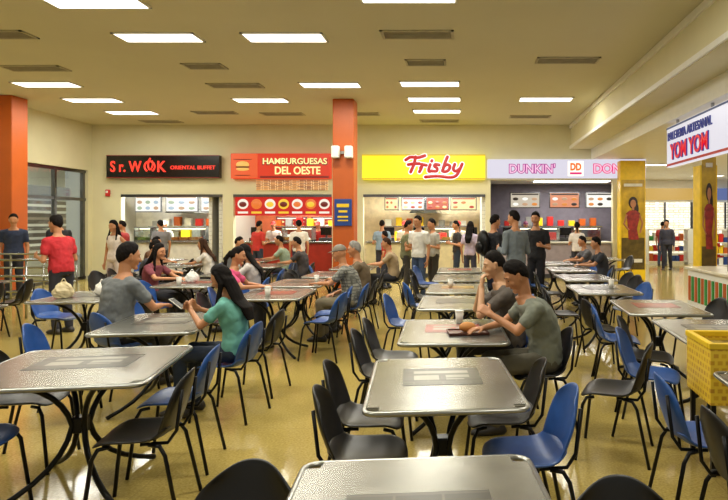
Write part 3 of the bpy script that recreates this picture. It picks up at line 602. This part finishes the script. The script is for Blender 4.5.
P(.5,10.9,-60,'standing man in a black jacket with a backpack',sit=False,h=1.78,top='1C1C22',sleeve='long',bottom='23283A',arms=('down','fold'),lean=3,near=True)
P(-.97,12.7,150,'standing man in a white polo shirt and jeans',sit=False,h=1.78,top='DAD8D0',bottom='3A4A66',arms=('down','fold'),lean=2,near=True,yaw=-10)
P(.12,14.4,-20,'standing woman in a lilac top at the counter queue',sit=False,h=1.66,top='B7A8BC',bottom='3A3A4C',fem=True,hair='long',arms=('down','down'),lean=1)
P(-.2,15.6,100,'standing person in dark clothes in the queue, side on',sit=False,h=1.68,top='2E2A2A',bottom='26303E',arms=('fold','down'),lean=1)
P(-1.95,14.8,70,'child in a red shirt standing in the queue',sit=False,h=1.42,top='C83028',bottom='2B3344',arms=('down','down'),lean=1)
P(-1.3,13.2,-80,'standing man in an olive shirt, side on',sit=False,h=1.68,top='6A6A4A',bottom='3A3630',arms=('down','fold'),lean=3)
P(-.7,13.5,120,'standing man in a striped pale shirt facing the tables',sit=False,h=1.72,top='A8A498',bottom='3A3630',arms=('fold','down'),lean=3)
P(-5.98,8.9,70,'man in a red polo shirt standing by the tables',sit=False,h=1.75,top='B8242C',bottom='2A2A34',arms=('fold','fold'),lean=10,near=True,fat=.03,yaw=10)
P(-7.3,12.5,170,'standing woman in a white sleeveless dress top',sit=False,h=1.68,top='E0D4CC',sleeve='none',bottom='C8B8B0',fem=True,hair='long',arms=('hip','down'),lean=1)
P(-9.7,12.9,-150,'standing man in a navy shirt near the glazing',sit=False,h=1.82,top='26304A',bottom='22242C',arms=('down','down'),lean=2)
P(-9.2,13.6,50,'standing person in a black shirt near the glazing',sit=False,h=1.8,top='1E1E22',bottom='3A4458',arms=('down','down'),lean=2)
P(-8.75,15.4,100,'standing person in a red top near the glazing',sit=False,h=1.68,top='A83838',bottom='2B2B33',arms=('down','down'),lean=2)
P(-5.3,10.1,-80,'man in dark clothes seated at a table',h=1.72,top='34343A',bottom='2A2A30',ch='black')
P(-4.72,9.1,-95,'woman in a maroon top seated at a table',h=1.66,top='7A3A44',bottom='2A2A30',fem=True,hair='long',ch='black',near=True)
P(-3.28,9.15,95,'woman in a black and white top seated at a table',h=1.64,top='B8B0AC',bottom='2A2A30',fem=True,hair='long',ch='blue',near=True)
P(-3.45,12.6,90,'person in a dark shirt seated at a table',h=1.7,top='3A3434',bottom='2A2A30',ch='black')
P(-5.3,12.3,92,'woman in a white top seated at a table',h=1.64,top='CFC8BE',bottom='2A2A30',fem=True,hair='long',ch='blue',hairc='3A2416')
P(-6.72,12.9,-90,'man in a brown shirt seated at a table',h=1.7,top='6A4A34',bottom='2A2A30',ch='black')
P(-4.9,12.8,-88,'person in a grey shirt seated at a table',h=1.7,top='77787A',bottom='2A2A30',ch='black')
P(-4.25,14.0,92,'person in a pale green shirt seated at a table',h=1.7,top='8A9A84',bottom='2A2A30',ch='blue')
P(-1.5,12.1,92,'person in a tan shirt seated at a table',h=1.7,top='A08A6A',bottom='2A2A30',ch='black',hairc='3A2416')
P(-4.4,15.9,20,'customer in a white shirt waiting at the counter',sit=False,h=1.7,top='D8D2C6',bottom='2E3444',arms=('down','down'),lean=1)
P(-5.7,16.5,-30,'customer in a red shirt at the burger counter',sit=False,h=1.68,top='C03028',bottom='2E3444',arms=('fold','fold'),lean=3)
P(-2.3,16.6,0,'customer in a light blue shirt at the counter',sit=False,h=1.7,top='8AA0B4',bottom='2E2E38',arms=('fold','fold'),lean=3)
P(-8.3,16.4,50,'customer in a grey shirt at the buffet',sit=False,h=1.7,top='77777C',bottom='2E2E38',arms=('fold','down'),lean=3)
P(2.68,11.9,90,'person in a dark shirt seated at a table',h=1.72,top='2E3038',bottom='2A2A30',ch='black')
P(2.7,13.4,95,'person in a grey shirt seated at a table',h=1.7,top='5A5A60',bottom='2A2A30',ch='blue')
P(3.1,16.6,-10,'customer in a white blouse at the doughnut counter',sit=False,h=1.64,top='D6CEC8',bottom='30303A',fem=True,hair='pony',arms=('fold','fold'),lean=3)
for x,c,hc in((-6.0,'D8D4CC','B02820'),(-4.6,'B02820','B02820'),(-1.9,'E8E0D0','C8281E'),(-.2,'E8E0D0','C8281E'),(-9.4,'D8D8D8','D8D8D8'),(1.9,'5A3A50','6A2A4A')):
    P(x,18.85,180,'counter worker in a uniform shirt and cap',sit=False,h=1.68,top=c,bottom='2A2A2E',hair='cap',hairc=hc,arms=('fold','fold'),lean=4)
P(6.9,20.5,150,'shopper in a dark coat walking in the corridor',sit=False,h=1.72,top='3A3A48',bottom='2A2A34',sleeve='long',arms=('down','down'),lean=2,step=.12)
P(7.4,22.5,-30,'shopper in a red shirt walking in the corridor',sit=False,h=1.66,top='A83A34',bottom='3A4458',arms=('down','down'),lean=2,step=.12)
for i,(x,y,r,a) in enumerate(FARC):
    for sx in(-1,1):
        for sy in(-1,1):
            if random.random()<.2: continue
            R=math.radians(r+random.uniform(-3,3)); lx=sx*(.50+random.uniform(-.05,.16)); ly=sy*.29
            cx=x+lx*math.cos(R)-ly*math.sin(R); cy=y+lx*math.sin(R)+ly*math.cos(R)
            if any((cx-p[0])**2+(cy-p[1])**2<.46**2 for p in placed): continue
            chair(cx,cy,(90 if sx>0 else -90)+r+random.uniform(-22,22),random.choice(['black','black','blue']))
# ---------------------------------------------------------------- small things
t=thing('smartphone','white smartphone held in the hands of the woman in teal','phone',(-2.47,5.15,.95),84); o=B('case',(0,0,0),(.07,.14,.01),WHITE,t,.004); B('screen',(0,0,.006),(.062,.125,.002),BLACK,t); t.rotation_euler.x=math.radians(35)
t=thing('backpack','black backpack worn by a standing man','backpack',(.33,10.78,1.05),-60)
g,f=sphgeo((0,0,.22),(.16,.1,.24)); mobj('sack',g,f,DARKM,t,True); g,f=sphgeo((0,-.09,.14),(.11,.05,.11)); mobj('pocket',g,f,DARKM,t,True)
def bag(x,y,c,lab,k=.6):
    t=thing('carrier_bag',lab,'bag',(x,y,.752),random.uniform(0,90)); m=mat('bag_'+c,c,.4,noise=.1,scale=10,bump=.5)
    rn=random.Random(int(x*100)); g,f=sphgeo((0,0,0),(.15*k,.10*k,.15*k),None,14,10,lambda v:V((v.x*(1.1-v.z*3)+rn.uniform(-.012,.012),v.y*(1.1-v.z*3)+rn.uniform(-.01,.01),v.z))); g=[V((p.x,p.y,max(p.z+.13*k,0))) for p in g]; mobj('sack',g,f,m,t,False)
    g,f=tubegeo(bez((-.05*k,0,.23*k),(0,0,.42*k),(.05*k,0,.23*k)),.006); mobj('handle',g,f,m,t,True)
bag(-4.45,7.35,'DAD6CC','white plastic carrier bag standing on a table'); bag(-4.75,7.1,'C8B890','cream paper takeaway bag on a table',.7); bag(-4.05,8.9,'E0E0DC','white plastic bag on a table')
def cup(x,y,c='E8E4DA'):
    t=thing('paper_cup','pale disposable drinks cup on a table','cup',(x,y,.752)); m=mat('cup_'+c,c,.5)
    g,f=loftgeo([((0,0,0),(1,0,0),(0,1,0),.028,.028),((0,0,.1),(1,0,0),(0,1,0),.038,.038)],16); mobj('cup_body',g,f,m,t,True); g,f=loftgeo([((0,0,.1),(1,0,0),(0,1,0),.041,.041),((0,0,.11),(1,0,0),(0,1,0),.038,.038)],16); mobj('lid',g,f,WHITE,t,True)
for a in((-.05,5.35),(-2.2,8.9),(2.0,8.2),(-2.4,7.3),(-.2,8.3),(-4.1,8.6)): cup(*a)
t=thing('food_tray','brown plastic tray with a wrapped meal','tray',(.02,4.85,.752),8); BB('tray_base',[(-.16,.16,-.11,.11,0,.01),(-.16,.16,-.11,-.1,0,.02),(-.16,.16,.1,.11,0,.02),(-.16,-.15,-.11,.11,0,.02),(.15,.16,-.11,.11,0,.02)],mat('tray_brown','5A3226',.4),t)
g,f=sphgeo((0,0,.05),(.07,.06,.04)); mobj('burger',g,f,mat('bun','B87A3A',.7),t,True)
t=thing('crate','yellow printed crate standing on a low dark frame','crate',(1.86,4.08,0),-3)
PR=blockmat('crate_print','E2B428','C8922A','F0CC3C',1,bw=.05,rh=.045,off=.5,obj=True,ms=.010)
BB('body',[(-.27,.27,-.24,-.215,.47,.84),(-.27,.27,.215,.24,.47,.84),(-.27,-.245,-.215,.215,.47,.84),(.245,.27,-.215,.215,.47,.84),(-.245,.245,-.215,.215,.47,.5)],PR,t)
BB('rim',[(-.28,.28,-.25,-.21,.83,.87),(-.28,.28,.21,.25,.83,.87),(-.28,-.24,-.21,.21,.83,.87),(.24,.28,-.21,.21,.83,.87)],YEL,t,.006)
BB('printed_label',[(-.16,.16,-.246,-.24,.56,.76)],mat('label_ochre','B87A20',.5,noise=.5,scale=18),t)
for a in(-.24,.24):
    for b_ in(-.2,.2): B('leg',(a,b_,.235),(.03,.03,.47),DARKM,t)
B('contents',(0,0,.79),(.47,.41,.03),mat('liner_grey','8A7430',.6,noise=.6,scale=14),t)
# ---------------------------------------------------------------- world
w=bpy.data.worlds.new('world'); SC.world=w; w.use_nodes=True; bg=w.node_tree.nodes['Background']; bg.inputs[0].default_value=(1,.97,.85,1); bg.inputs[1].default_value=.34
SC.view_settings.view_transform='Standard'; SC.view_settings.look='None'; SC.view_settings.exposure=.12
